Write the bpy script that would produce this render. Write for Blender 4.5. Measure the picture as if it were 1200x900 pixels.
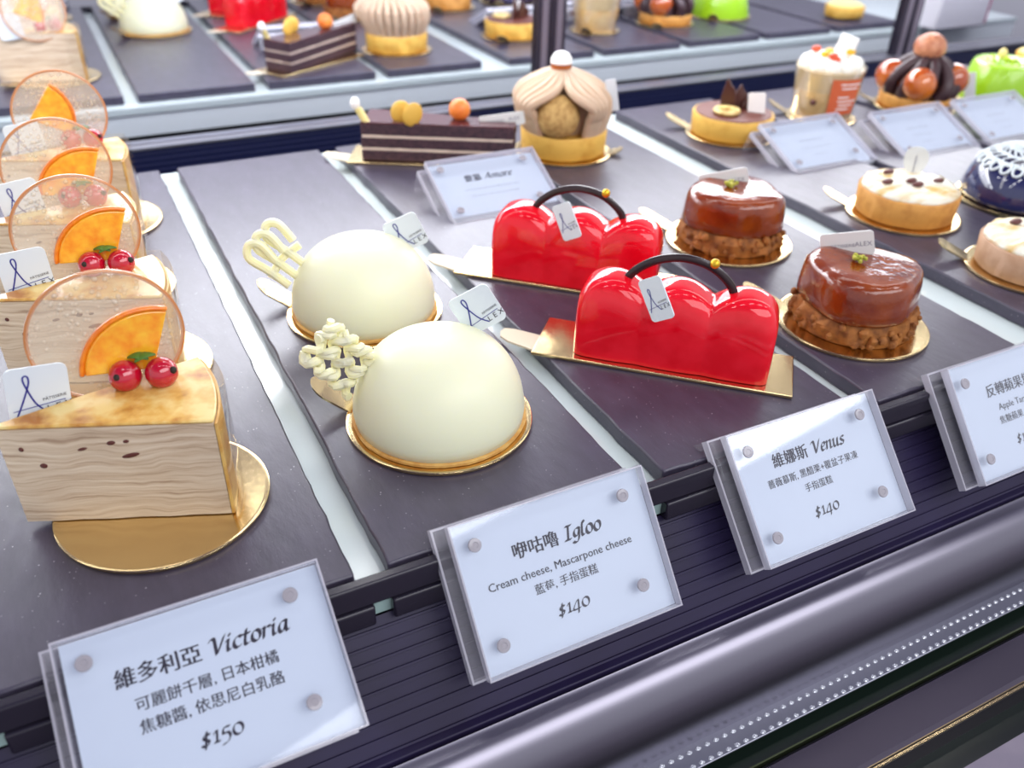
import bpy, bmesh, math, random
from mathutils import Vector, Matrix, noise
random.seed(7)
PI = math.pi
# every length below is in units of the camera's height above the slates (25 cm)
S = 0.25
SC = bpy.context.scene
COL = SC.collection
for o in list(bpy.data.objects):
    bpy.data.objects.remove(o)

# ------------------------------------------------------------------ camera
yaw, pitch, roll, FPX = 0.487714, 0.585661, 0.028907, 1016.67
cy, sy, cp, sp, cr, sr = math.cos(yaw), math.sin(yaw), math.cos(pitch), math.sin(pitch), math.cos(roll), math.sin(roll)
fwd = Vector((sy*cp, cy*cp, -sp)); rgt = Vector((cy, -sy, 0)); upv = rgt.cross(fwd)
r2 = rgt*cr + upv*sr; u2 = -rgt*sr + upv*cr
cam = bpy.data.cameras.new('camera'); co = bpy.data.objects.new('camera', cam); COL.objects.link(co)
mw = Matrix.Identity(4)
for i in range(3):
    mw[i][0] = r2[i]; mw[i][1] = u2[i]; mw[i][2] = -fwd[i]
mw[0][3], mw[1][3], mw[2][3] = 0, 0, S
co.matrix_world = mw
cam.sensor_width = 36; cam.lens = FPX/1200*36
cam.clip_start = 0.01; cam.clip_end = 50
cam.dof.use_dof = True; cam.dof.focus_distance = 1.6*S; cam.dof.aperture_fstop = 8.5
SC.camera = co

# ------------------------------------------------------------------ world, lamps, exposure
SC.view_settings.view_transform = 'Standard'; SC.view_settings.look = 'None'
SC.view_settings.exposure = 0.0; SC.view_settings.gamma = 1.0
SC.view_settings.use_curve_mapping = False
W = bpy.data.worlds.new('World'); SC.world = W; W.use_nodes = True
bg = W.node_tree.nodes['Background']; bg.inputs[1].default_value = 1.0
wt = W.node_tree; wc = wt.nodes.new('ShaderNodeTexCoord'); wx = wt.nodes.new('ShaderNodeSeparateXYZ'); wr = wt.nodes.new('ShaderNodeValToRGB')
wt.links.new(wc.outputs['Generated'], wx.inputs[0]); wt.links.new(wx.outputs['Z'], wr.inputs[0]); wt.links.new(wr.outputs[0], bg.inputs[0])
# bright shop windows and walls towards the horizon, a dim bluish ceiling overhead
els = wr.color_ramp.elements
els[0].position = 0.0; els[0].color = (.16, .15, .20, 1)
wt.nodes.remove(wx); wx = wt.nodes.new('ShaderNodeSeparateXYZ'); wm = wt.nodes.new('ShaderNodeMath'); wm.operation = 'MULTIPLY_ADD'; wm.inputs[1].default_value = .5; wm.inputs[2].default_value = .5
wt.links.new(wc.outputs['Generated'], wx.inputs[0]); wt.links.new(wx.outputs['Z'], wm.inputs[0]); wt.links.new(wm.outputs[0], wr.inputs[0])
els[1].position = 0.89; els[1].color = (.13, .125, .24, 1)
e = els.new(.40); e.color = (.30, .29, .34, 1)
e = els.new(.52); e.color = (.80, .81, .90, 1)
e = els.new(.725); e.color = (.80, .81, .90, 1)
e = els.new(.81); e.color = (.30, .29, .42, 1)

def area(name, loc, target, sx, syy, power, col=(1, 1, 1)):
    l = bpy.data.lights.new(name, 'AREA'); l.shape = 'RECTANGLE'; l.size = sx*S; l.size_y = syy*S
    l.energy = power; l.color = col
    o = bpy.data.objects.new(name, l); COL.objects.link(o)
    o.location = Vector(loc)*S
    d = (Vector(target)-Vector(loc)).normalized()
    o.rotation_euler = d.to_track_quat('-Z', 'Y').to_euler()
    return o
area('case_lamp_strip', (1.6, 2.0, 1.6), (1.6, 2.0, 0), 7.0, 0.22, 1.2, (1, 0.98, 0.94))
area('rear_top_fill', (1.8, 3.33, 1.15), (1.8, 3.05, 0), 7.0, 0.08, 2.4, (.96, .98, 1))  # added fill lamp, unseen, brightens the shelf's rear edge and back slates
area('rear_lamp_panel', (1.8, 3.25, 0.85), (1.8, 1.6, 0.45), 7.0, 0.6, 5.0, (0.95, 0.96, 1))
area('shop_ceiling_lamp', (2.2, -2.6, 4.0), (1.2, 1.2, 0), 7.0, 2.4, 15.0, (0.97, 0.98, 1))
for yy in (1.88, 2.53):
    area('square_lamp', (.68, yy, 1.66), (.68, yy, 0), 0.11, 0.24, 0.10, (1, 1, 1))
for i in range(5):
    for k in range(2):
        l = bpy.data.lights.new('lamp_bulb', 'POINT'); l.energy = 0.15; l.shadow_soft_size = 0.055*S
        o = bpy.data.objects.new('lamp_bulb', l); COL.objects.link(o)
        o.location = Vector((-0.2+0.7*i+0.2*k, 1.0, 1.65))*S

# ------------------------------------------------------------------ materials
def lin(c):
    if isinstance(c, str):
        c = c.lstrip('#'); c = [int(c[i:i+2], 16)/255 for i in (0, 2, 4)]
    return tuple(x/12.92 if x <= 0.04045 else ((x+0.055)/1.055)**2.4 for x in c)
class NT:
    def __init__(s, name):
        s.m = bpy.data.materials.new(name); s.m.use_nodes = True
        s.t = s.m.node_tree; s.b = s.t.nodes['Principled BSDF']; s.out = s.t.nodes['Material Output']
        s.tc = None
    def n(s, typ, **kw):
        nd = s.t.nodes.new(typ)
        for k, v in kw.items(): setattr(nd, k, v)
        return nd
    def l(s, a, b): s.t.links.new(a, b)
    def co(s):
        if s.tc is None: s.tc = s.n('ShaderNodeTexCoord')
        return s.tc.outputs['Object']
def mk(name, col, rough=0.5, metal=0.0, coat=0.0, alpha=1.0, sss=0.0, ssr=(1, .6, .4), spec=0.5, noise_=None, bump=None, trans=0.0, stops=None, nstretch=None):
    k = NT(name); b = k.b
    b.inputs['Base Color'].default_value = (*lin(col), 1); b.inputs['Roughness'].default_value = rough
    b.inputs['Metallic'].default_value = metal; b.inputs['Coat Weight'].default_value = coat; b.inputs['Coat Roughness'].default_value = 0.04
    b.inputs['Alpha'].default_value = alpha; b.inputs['Specular IOR Level'].default_value = spec
    b.inputs['Transmission Weight'].default_value = trans
    if sss:
        b.inputs['Subsurface Weight'].default_value = sss; b.inputs['Subsurface Radius'].default_value = ssr; b.inputs['Subsurface Scale'].default_value = 0.006
    def coords():
        if nstretch:
            mp = k.n('ShaderNodeMapping'); mp.inputs['Scale'].default_value = nstretch; k.l(k.co(), mp.inputs[0]); return mp.outputs[0]
        return k.co()
    if noise_:
        sc, col2, lo, hi = noise_
        t = k.n('ShaderNodeTexNoise'); t.inputs['Scale'].default_value = sc; t.inputs['Detail'].default_value = 5
        k.l(coords(), t.inputs['Vector'])
        r = k.n('ShaderNodeValToRGB'); k.l(t.outputs['Fac'], r.inputs[0])
        r.color_ramp.elements[0].position = lo; r.color_ramp.elements[1].position = hi
        r.color_ramp.elements[0].color = (*lin(col), 1); r.color_ramp.elements[1].color = (*lin(col2), 1)
        if stops:
            for p, c in stops:
                e = r.color_ramp.elements.new(p); e.color = (*lin(c), 1)
        k.l(r.outputs[0], b.inputs['Base Color'])
    if bump:
        sc, st, dist = bump
        t = k.n('ShaderNodeTexNoise'); t.inputs['Scale'].default_value = sc; t.inputs['Detail'].default_value = 6
        k.l(coords(), t.inputs['Vector'])
        bp = k.n('ShaderNodeBump'); bp.inputs['Strength'].default_value = st; bp.inputs['Distance'].default_value = dist
        k.l(t.outputs['Fac'], bp.inputs['Height']); k.l(bp.outputs[0], b.inputs['Normal'])
    return k.m
M = {}
M['shelf'] = mk('pale_glass', '#cfdad8', 0.16, spec=0.6)
M['shelf_back'] = mk('white_edge', '#e6ecec', 0.3)
M['black'] = mk('black_gloss', '#26222e', 0.22)
M['rib'] = mk('dark_ribbed', '#272040', 0.4, spec=.25, noise_=(30, '#211a36', .35, .65))
M['teal'] = mk('glass_edge_glow', '#9fb9b4', 0.2)  # pale teal colour stands in for light leaking from under the shelf
M['steel'] = mk('brushed_steel', '#827f8a', 0.3, metal=1.0, bump=(260, 0.06, 0.0004), nstretch=(0.03, 1, 1))
M['steel_dark'] = mk('dark_steel', '#544e5a', 0.32, metal=0.85)
M['strip'] = mk('grey_strip', '#8b8c98', 0.28, metal=0.7)
M['dot'] = mk('bright_dimple', '#d9dde2', 0.15, metal=0.6)
M['greendark'] = mk('dark_green', '#16221c', 0.3)
M['greenglass'] = mk('green_glass_edge', '#4a5236', 0.2)
M['counter'] = mk('mauve_counter', '#8c8390', 0.45, noise_=(40, '#7d7584', .3, .7))
M['mirror'] = mk('mirror_silver', '#e4e6ee', 0.012, metal=1.0)
M['frame'] = mk('dark_anodised_frame', '#463f4e', 0.3, metal=0.6)
M['gold'] = mk('gold_foil', '#e6cd98', 0.2, metal=1.0, bump=(240, 0.12, 0.0006))
M['goldedge'] = mk('pale_card_edge', '#e8dcc0', 0.5)
M['cream'] = mk('ivory_mousse', '#e7e8c8', 0.42, sss=0.35, ssr=(1, .85, .4), bump=(900, 0.03, 0.0002))
M['whitechoc'] = mk('white_chocolate', '#f2edc0', 0.35, sss=0.4, ssr=(1, .85, .4))
M['biscuit'] = mk('golden_biscuit', '#c98f45', 0.7, noise_=(160, '#e2b86c', .35, .65), bump=(500, 0.3, 0.0006))
M['red'] = mk('red_glaze', '#dc0a1e', 0.05, coat=0.12, spec=0.42, noise_=(70, '#e6182a', .4, .6), bump=(40, .03, .001))
M['choc'] = mk('dark_chocolate', '#2c1c1f', 0.22)
M['goldbead'] = mk('gold_bead', '#d8ae2e', 0.3, metal=0.7)
M['caramel'] = mk('caramel_apple', '#6a230c', 0.08, coat=0.4, noise_=(45, '#94440f', .35, .7), bump=(70, 0.5, 0.003))
M['crumb'] = mk('baked_crumble', '#a3662a', 0.75, noise_=(150, '#6a3a14', .4, .7), bump=(320, 0.5, 0.0012))
M['pistachio'] = mk('pistachio', '#8f9a2e', 0.7, noise_=(500, '#c8c052', .4, .6))
M['crust'] = mk('tart_crust', '#d79b4c', 0.6, noise_=(90, '#b97a34', .42, .72), bump=(420, 0.25, 0.0005))
M['paleCrust'] = mk('pale_tart_crust', '#c9a384', 0.6, noise_=(90, '#b48a68', .42, .72), bump=(420, 0.25, 0.0005))
M['yellowcrust'] = mk('yellow_tart_crust', '#e3b552', 0.6, noise_=(90, '#cf9738', .45, .75), bump=(420, 0.2, 0.0005))
M['meringue'] = mk('toasted_meringue', '#e9e4d2', 0.35, sss=0.2, noise_=(60, '#d3b064', .46, .66), nstretch=(.5, 1.6, 1))
M['petal'] = mk('dark_petal', '#5b2a22', 0.5)
M['cocoa'] = mk('cocoa_filling', '#6a3428', 0.55, bump=(700, 0.2, 0.0004))
M['shard'] = mk('chocolate_shard', '#4b2820', 0.3)
M['banana'] = mk('caramelised_banana', '#e9cf86', 0.3, noise_=(200, '#b9772e', .5, .7))
M['chestnut'] = mk('chestnut_cream', '#cdb195', 0.55, sss=0.15)
M['cookie'] = mk('cookie_dome', '#c8a465', 0.8, noise_=(220, '#a9824a', .4, .65), bump=(420, 0.4, 0.001))
M['glaze'] = mk('amber_glaze', '#a5561e', 0.1, coat=0.8)
M['sugar'] = mk('white_sugar', '#f6f3ee', 0.5)
M['cacao'] = mk('chocolate_cream', '#3d272b', 0.4)
M['caramelball'] = mk('caramel_ball', '#a6440e', 0.06, coat=1.0, noise_=(50, '#d0701c', .4, .7))
M['choux'] = mk('choux_puff', '#b06a4a', 0.45, noise_=(120, '#d79a72', .4, .7))
M['green'] = mk('lime_green_glaze', '#98c81e', 0.25, coat=0.4)
M['greencrumb'] = mk('green_crumb', '#a8c51c', 0.8)
M['navy'] = mk('midnight_glaze', '#1d2250', 0.07, coat=1.0, noise_=(16, '#34122c', .45, .62))
M['lace'] = mk('white_lace', '#d9e2e4', 0.6)
M['sponge'] = mk('chocolate_sponge', '#4a3038', 0.7, noise_=(300, '#33202a', .4, .65), bump=(500, 0.4, 0.0008))
M['ganache'] = mk('ganache_top', '#532a30', 0.18, coat=0.4)
M['creamlayer'] = mk('cream_layer', '#d8c2b0', 0.6)
M['yellow'] = mk('yellow_macaron', '#dcae48', 0.5, bump=(700, 0.2, 0.0004))
M['orangeball'] = mk('orange_ball', '#e2742a', 0.4, noise_=(90, '#ef9440', .4, .7))
M['paper'] = mk('white_card', '#d3dcea', 0.5)
M['tag'] = mk('tag_card', '#dbe3e8', 0.4)
M['tagback'] = mk('tag_strip', '#dfe2df', 0.4)
M['ink'] = mk('grey_ink', '#35303c', 0.6)
M['inklight'] = mk('pale_ink', '#8b8b98', 0.6)
M['blue'] = mk('blue_ink', '#34368c', 0.5)
M['currant'] = mk('red_currant', '#bb0c2a', 0.08, coat=0.8, sss=0.25, ssr=(1, .1, .1))
M['calyx'] = mk('currant_tip', '#2a1c14', 0.7)
M['leaf'] = mk('mint_leaf', '#4c7424', 0.5)
M['flesh'] = mk('orange_flesh', '#ee8a06', 0.12, coat=0.8, sss=0.3, ssr=(1, .5, .1), noise_=(170, '#ffcf38', .28, .78), bump=(220, 0.25, 0.001))
M['peel'] = mk('orange_peel', '#e8760c', 0.3, coat=0.4, noise_=(300, '#f28a18', .4, .6))
M['rim'] = mk('amber_rim', '#d08850', 0.15, alpha=0.85)
M['pinkside'] = mk('pink_side', '#c2447c', 0.4)
M['boxwhite'] = mk('white_box', '#e2dee2', 0.5)
M['lemon'] = mk('lemon_cream', '#ecd98c', 0.35)
M['orangelabel'] = mk('orange_label', '#d4653c', 0.5)
M['cupcream'] = mk('latte_cream', '#e4cfa8', 0.3)
M['cuplower'] = mk('sponge_in_cup', '#deb880', 0.35, noise_=(60, '#e9cf9c', .4, .65))
M['fruit'] = mk('candied_fruit', '#e8b020', 0.25)
M['fruitred'] = mk('candied_fruit_red', '#d4502c', 0.25)
M['cream2'] = mk('whipped_cream', '#f4f2e8', 0.5, sss=0.2)
M['steelpost'] = mk('post_liner', '#8a8090', 0.35, metal=0.5)

M['acrylicedge'] = mk('acrylic_edge_highlight', '#dcdae4', .08, alpha=.55, coat=.5)  # paler colour paints the bright highlights along the clear plates' edges
def slate_mat():
    k = NT('slate'); b = k.b
    mp = k.n('ShaderNodeMapping'); mp.inputs['Scale'].default_value = (1.6, 0.55, 1); mp.inputs['Rotation'].default_value = (0, 0, 0.6); k.l(k.co(), mp.inputs[0])
    t = k.n('ShaderNodeTexNoise'); t.inputs['Scale'].default_value = 55; t.inputs['Detail'].default_value = 8; t.inputs['Roughness'].default_value = .62; k.l(mp.outputs[0], t.inputs['Vector'])
    r = k.n('ShaderNodeValToRGB'); k.l(t.outputs['Fac'], r.inputs[0])
    r.color_ramp.elements[0].position = .3; r.color_ramp.elements[0].color = (*lin('#353040'), 1)
    r.color_ramp.elements[1].position = .72; r.color_ramp.elements[1].color = (*lin('#474153'), 1)
    v = k.n('ShaderNodeTexVoronoi'); v.inputs['Scale'].default_value = 420; k.l(k.co(), v.inputs['Vector'])
    sp_ = k.n('ShaderNodeValToRGB'); k.l(v.outputs['Distance'], sp_.inputs[0])
    sp_.color_ramp.elements[0].position = .0; sp_.color_ramp.elements[0].color = (1, 1, 1, 1)
    sp_.color_ramp.elements[1].position = .16; sp_.color_ramp.elements[1].color = (0, 0, 0, 1)
    n2 = k.n('ShaderNodeTexNoise'); n2.inputs['Scale'].default_value = 130; k.l(k.co(), n2.inputs['Vector'])
    r2_ = k.n('ShaderNodeValToRGB'); k.l(n2.outputs['Fac'], r2_.inputs[0]); r2_.color_ramp.elements[0].position = .52; r2_.color_ramp.elements[1].position = .66
    mu = k.n('ShaderNodeMath', operation='MULTIPLY'); k.l(sp_.outputs[0], mu.inputs[0]); k.l(r2_.outputs[0], mu.inputs[1])
    mx = k.n('ShaderNodeMix', data_type='RGBA'); k.l(mu.outputs[0], mx.inputs['Factor'])
    k.l(r.outputs[0], mx.inputs[6]); mx.inputs[7].default_value = (*lin('#cfcad4'), 1)  # pale specks painted into the colour stand for the slate's sparkle
    k.l(mx.outputs[2], b.inputs['Base Color'])
    b.inputs['Roughness'].default_value = .36; b.inputs['Specular IOR Level'].default_value = .68
    bp = k.n('ShaderNodeBump'); bp.inputs['Strength'].default_value = .35; bp.inputs['Distance'].default_value = .0012
    k.l(t.outputs['Fac'], bp.inputs['Height']); k.l(bp.outputs[0], b.inputs['Normal'])
    return k.m
M['slate'] = slate_mat()
def crepe_mat():
    k = NT('crepe_layers'); b = k.b
    n0 = k.n('ShaderNodeTexNoise'); n0.inputs['Scale'].default_value = 42; n0.inputs['Detail'].default_value = 2; k.l(k.co(), n0.inputs['Vector'])
    sub = k.n('ShaderNodeVectorMath', operation='MULTIPLY_ADD'); k.l(n0.outputs['Color'], sub.inputs[0]); sub.inputs[1].default_value = (0, 0, .009); k.l(k.co(), sub.inputs[2])
    mp = k.n('ShaderNodeMapping'); mp.inputs['Scale'].default_value = (.45, .45, 13); k.l(sub.outputs[0], mp.inputs[0])
    t = k.n('ShaderNodeTexNoise'); t.inputs['Scale'].default_value = 52; t.inputs['Detail'].default_value = 5; t.inputs['Roughness'].default_value = .6; k.l(mp.outputs[0], t.inputs['Vector'])
    r = k.n('ShaderNodeValToRGB'); k.l(t.outputs['Fac'], r.inputs[0])
    r.color_ramp.elements[0].position = .30; r.color_ramp.elements[0].color = (*lin('#a2866c'), 1)
    r.color_ramp.elements[1].position = .66; r.color_ramp.elements[1].color = (*lin('#dccab0'), 1)
    e = r.color_ramp.elements.new(.46); e.color = (*lin('#cbb498'), 1)
    k.l(r.outputs[0], b.inputs['Base Color']); b.inputs['Roughness'].default_value = .38
    bp = k.n('ShaderNodeBump'); bp.inputs['Strength'].default_value = .3; bp.inputs['Distance'].default_value = .0005
    k.l(t.outputs['Fac'], bp.inputs['Height']); k.l(bp.outputs[0], b.inputs['Normal'])
    return k.m
M['crepe'] = crepe_mat()
M['crepetop'] = mk('crepe_skin', '#e9cf86', 0.3, noise_=(75, '#b06f22', .40, .66), stops=[(.52, '#dcae58')], coat=0.3)
M['rind'] = mk('crepe_rind', '#e0b768', 0.45, noise_=(120, '#c58a3c', .4, .7))
def candy_mat():
    k = NT('clear_candy'); b = k.b
    b.inputs['Base Color'].default_value = (*lin('#e6d8c2'), 1); b.inputs['Roughness'].default_value = .06; b.inputs['Coat Weight'].default_value = .6
    v = k.n('ShaderNodeTexVoronoi'); v.inputs['Scale'].default_value = 330; k.l(k.co(), v.inputs['Vector'])
    n2 = k.n('ShaderNodeTexNoise'); n2.inputs['Scale'].default_value = 60; k.l(k.co(), n2.inputs['Vector'])
    r = k.n('ShaderNodeValToRGB'); k.l(v.outputs['Distance'], r.inputs[0]); r.color_ramp.elements[0].position = .12; r.color_ramp.elements[1].position = .42
    r.color_ramp.elements[0].color = (1, 1, 1, 1); r.color_ramp.elements[1].color = (0, 0, 0, 1)
    r2_ = k.n('ShaderNodeValToRGB'); k.l(n2.outputs['Fac'], r2_.inputs[0]); r2_.color_ramp.elements[0].position = .45; r2_.color_ramp.elements[1].position = .6
    mu = k.n('ShaderNodeMath', operation='MULTIPLY'); k.l(r.outputs[0], mu.inputs[0]); k.l(r2_.outputs[0], mu.inputs[1])
    bp = k.n('ShaderNodeBump'); bp.inputs['Strength'].default_value = .8; bp.inputs['Distance'].default_value = .001; k.l(mu.outputs[0], bp.inputs['Height']); k.l(bp.outputs[0], b.inputs['Normal'])
    a = k.n('ShaderNodeMath', operation='MULTIPLY_ADD'); k.l(mu.outputs[0], a.inputs[0]); a.inputs[1].default_value = .45; a.inputs[2].default_value = .27
    k.l(a.outputs[0], b.inputs['Alpha'])
    return k.m
M['candy'] = candy_mat()
def clear_mat(name, tint, lo, hi, rough=.03):
    k = NT(name); k.t.nodes.remove(k.b)
    tr = k.n('ShaderNodeBsdfTransparent'); tr.inputs[0].default_value = (*tint, 1)
    gl = k.n('ShaderNodeBsdfGlossy'); gl.inputs['Roughness'].default_value = rough; gl.inputs[0].default_value = (.95, .97, 1, 1)
    lw = k.n('ShaderNodeLayerWeight'); lw.inputs[0].default_value = .4
    mr = k.n('ShaderNodeMapRange'); mr.inputs[3].default_value = lo; mr.inputs[4].default_value = hi; k.l(lw.outputs['Facing'], mr.inputs[0])
    mx = k.n('ShaderNodeMixShader'); k.l(mr.outputs[0], mx.inputs[0]); k.l(tr.outputs[0], mx.inputs[1]); k.l(gl.outputs[0], mx.inputs[2])
    k.l(mx.outputs[0], k.out.inputs[0])
    return k.m
M['acrylic'] = clear_mat('clear_acrylic', (.97, .975, .98), .03, .22)
M['acrylicback'] = mk('clear_acrylic_edge', '#d8d6de', .05, alpha=.15, coat=.5)
M['film'] = clear_mat('clear_film', (.98, .97, .94), .05, .5, .08)

# ------------------------------------------------------------------ mesh helpers
def catmull(pts, n=8, closed=False):
    pts = [Vector(p) for p in pts]; out = []; N = len(pts)
    rng = range(N if closed else N-1)
    for i in rng:
        if closed: p0, p1, p2, p3 = pts[i-1], pts[i], pts[(i+1) % N], pts[(i+2) % N]
        else: p0, p1, p2, p3 = pts[max(i-1, 0)], pts[i], pts[i+1], pts[min(i+2, N-1)]
        for k in range(n):
            t = k/n
            out.append(.5*((2*p1)+(p2-p0)*t+(2*p0-5*p1+4*p2-p3)*t*t+(3*p1-p0-3*p2+p3)*t**3))
    if not closed: out.append(pts[-1])
    return out
class MB:
    def __init__(s): s.bm = bmesh.new()
    def box(s, x0, x1, y0, y1, z0, z1):
        v = [s.bm.verts.new((x, y, z)) for z in (z0, z1) for y in (y0, y1) for x in (x0, x1)]
        for f in ((0, 2, 3, 1), (4, 5, 7, 6), (0, 1, 5, 4), (2, 6, 7, 3), (0, 4, 6, 2), (1, 3, 7, 5)):
            s.bm.faces.new([v[i] for i in f])
        return s
    def prism(s, poly, z0, z1, fn=None):
        # poly: 2d outline; fn maps (x,y,z) to a point
        fn = fn or (lambda x, y, z: (x, y, z))
        a = [s.bm.verts.new(fn(x, y, z0)) for x, y in poly]; b = [s.bm.verts.new(fn(x, y, z1)) for x, y in poly]
        n = len(poly)
        s.bm.faces.new(a[::-1]); s.bm.faces.new(b)
        for i in range(n): s.bm.faces.new((a[i], a[(i+1) % n], b[(i+1) % n], b[i]))
        return s
    def lathe(s, prof, n=48, c=(0, 0, 0), fn=None):
        # prof: list of (r,z); ends with r=0 close
        rings = []
        for r, z in prof:
            if r <= 1e-6: rings.append([s.bm.verts.new((c[0], c[1], c[2]+z))])
            else:
                ring = []
                for i in range(n):
                    a = 2*PI*i/n; p = Vector((r*math.cos(a), r*math.sin(a), z))
                    if fn: p = fn(p, a)
                    ring.append(s.bm.verts.new(p+Vector(c)))
                rings.append(ring)
        for A, B in zip(rings, rings[1:]):
            if len(A) == 1 and len(B) == 1: continue
            for i in range(n):
                j = (i+1) % n
                if len(A) == 1: s.bm.faces.new((A[0], B[i], B[j]))
                elif len(B) == 1: s.bm.faces.new((A[i], A[j], B[0]))
                else: s.bm.faces.new((A[i], A[j], B[j], B[i]))
        return s
    def tube(s, path, r, n=10, flat=1.0):
        path = [Vector(p) for p in path]; rings = []; N = len(path); up = None
        for i, p in enumerate(path):
            t = (path[min(i+1, N-1)]-path[max(i-1, 0)]).normalized()
            if up is None:
                up = Vector((0, 0, 1)) if abs(t.z) < .9 else Vector((1, 0, 0))
            x = t.cross(up).normalized(); up = x.cross(t).normalized()
            rr = r(i/(N-1)) if callable(r) else r
            rings.append([s.bm.verts.new(p+x*(rr*math.cos(2*PI*k/n))+up*(rr*flat*math.sin(2*PI*k/n))) for k in range(n)])
        for A, B in zip(rings, rings[1:]):
            for k in range(n): s.bm.faces.new((A[k], A[(k+1) % n], B[(k+1) % n], B[k]))
        s.bm.faces.new(rings[0][::-1]); s.bm.faces.new(rings[-1])
        return s
    def ball(s, c, r, nu=20, nv=12, sq=(1, 1, 1), fn=None):
        c = Vector(c); rows = []
        for j in range(nv+1):
            th = PI*j/nv
            if j in (0, nv): pts = [Vector((0, 0, math.cos(th)))]
            else: pts = [Vector((math.sin(th)*math.cos(2*PI*i/nu), math.sin(th)*math.sin(2*PI*i/nu), math.cos(th))) for i in range(nu)]
            row = []
            for p in pts:
                q = Vector((p.x*sq[0]*r, p.y*sq[1]*r, p.z*sq[2]*r))
                if fn: q = fn(q, p)
                row.append(s.bm.verts.new(c+q))
            rows.append(row)
        for A, B in zip(rows, rows[1:]):
            for i in range(nu):
                j = (i+1) % nu
                if len(A) == 1: s.bm.faces.new((A[0], B[i], B[j]))
                elif len(B) == 1: s.bm.faces.new((A[i], B[0], A[j]))
                else: s.bm.faces.new((A[i], B[i], B[j], A[j]))
        return s
    def grid(s, rows, close_u=False):
        vv = [[s.bm.verts.new(p) for p in r] for r in rows]
        for A, B in zip(vv, vv[1:]):
            n = len(A)
            for i in range(n if close_u else n-1):
                s.bm.faces.new((A[i], A[(i+1) % n], B[(i+1) % n], B[i]))
        return vv
    def face(s, pts): s.bm.faces.new([s.bm.verts.new(p) for p in pts]); return s
    def xf(s, mat):
        s.bm.transform(mat); return s
    def warp(s, fn):
        for v in s.bm.verts: v.co = fn(v.co)
        return s
    def build(s, name, mat, parent=None, smooth=True, bevel=0, seg=2, subsurf=0, solid=0, sharp=40):
        bmesh.ops.recalc_face_normals(s.bm, faces=s.bm.faces[:])
        for v in s.bm.verts: v.co *= S
        me = bpy.data.meshes.new(name); s.bm.to_mesh(me); s.bm.free()
        if smooth:
            for p in me.polygons: p.use_smooth = True
            me.set_sharp_from_angle(angle=math.radians(sharp))
        me.materials.append(mat)
        o = bpy.data.objects.new(name, me); COL.objects.link(o)
        if parent: o.parent = parent
        if bevel:
            m = o.modifiers.new('bevel', 'BEVEL'); m.width = bevel*S; m.segments = seg; m.limit_method = 'ANGLE'; m.angle_limit = math.radians(40)
        if solid:
            m = o.modifiers.new('solid', 'SOLIDIFY'); m.thickness = solid*S; m.offset = 0
        if subsurf:
            m = o.modifiers.new('sub', 'SUBSURF'); m.levels = subsurf; m.render_levels = subsurf
        return o
def tag(o, label, cat, group=None, kind=None):
    o['label'] = label; o['category'] = cat
    if group: o['group'] = group
    if kind: o['kind'] = kind
    return o
def thing(name, label, cat, loc, rz=0, group=None):
    o = bpy.data.objects.new(name, None); COL.objects.link(o); o.empty_display_size = .01
    o.location = Vector(loc)*S; o.rotation_euler = (0, 0, rz)
    return tag(o, label, cat, group)
def struct(o): o['kind'] = 'structure'; return o
def dup(root, loc, label, rz=None):
    r = root.copy(); COL.objects.link(r); r.location = Vector(loc)*S
    if rz is not None: r.rotation_euler = (0, 0, rz)
    r['label'] = label
    for ch in list(root.children):
        c = ch.copy(); COL.objects.link(c); c.parent = r
        for g in list(ch.children):
            d = g.copy(); COL.objects.link(d); d.parent = c
    return r
def rrect(w, h, r, n=5):
    out = []
    for cx, cy_, a0 in ((w/2-r, h/2-r, 0), (-w/2+r, h/2-r, PI/2), (-w/2+r, -h/2+r, PI), (w/2-r, -h/2+r, 1.5*PI)):
        for i in range(n+1):
            a = a0+PI/2*i/n; out.append((cx+r*math.cos(a), cy_+r*math.sin(a)))
    return out
def circ(n, r, cx=0, cy_=0): return [(cx+r*math.cos(2*PI*i/n), cy_+r*math.sin(2*PI*i/n)) for i in range(n)]
def nz(p, s): return noise.noise(Vector(p)*s)

# --- writing: flat letter meshes, and a broad-nib hand for the names and prices
def text_polys(body, size):
    c = bpy.data.curves.new('t', 'FONT'); c.body = body; c.size = size; c.resolution_u = 2
    o = bpy.data.objects.new('t', c); COL.objects.link(o)
    dg = bpy.context.evaluated_depsgraph_get(); dg.update()
    me = bpy.data.meshes.new_from_object(o.evaluated_get(dg))
    vs = [v.co.to_2d() for v in me.vertices]; fs = [list(p.vertices) for p in me.polygons]
    bpy.data.objects.remove(o); bpy.data.curves.remove(c); bpy.data.meshes.remove(me)
    return vs, fs
def add_text(mb, body, size, x, y, fn, align='l', bold=0.0, shear=0.0):
    # bold > 0 prints the letters again, shifted by that much
    vs, fs = text_polys(body, size)
    if not vs: return 0
    w = max(v.x for v in vs)
    ox = x - (w/2 if align == 'c' else 0)
    for dx in ((0, bold) if bold else (0,)):
        bv = [mb.bm.verts.new(fn(ox+dx+v.x+shear*v.y, y+v.y)) for v in vs]
        for f in fs:
            try: mb.bm.faces.new([bv[i] for i in f])
            except ValueError: pass
    return w
def ell(cx, cy_, rx, ry, a0=0, a1=360, n=14):
    return [(cx+rx*math.cos(math.radians(a0+(a1-a0)*i/n)), cy_+ry*math.sin(math.radians(a0+(a1-a0)*i/n))) for i in range(n+1)]
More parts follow.
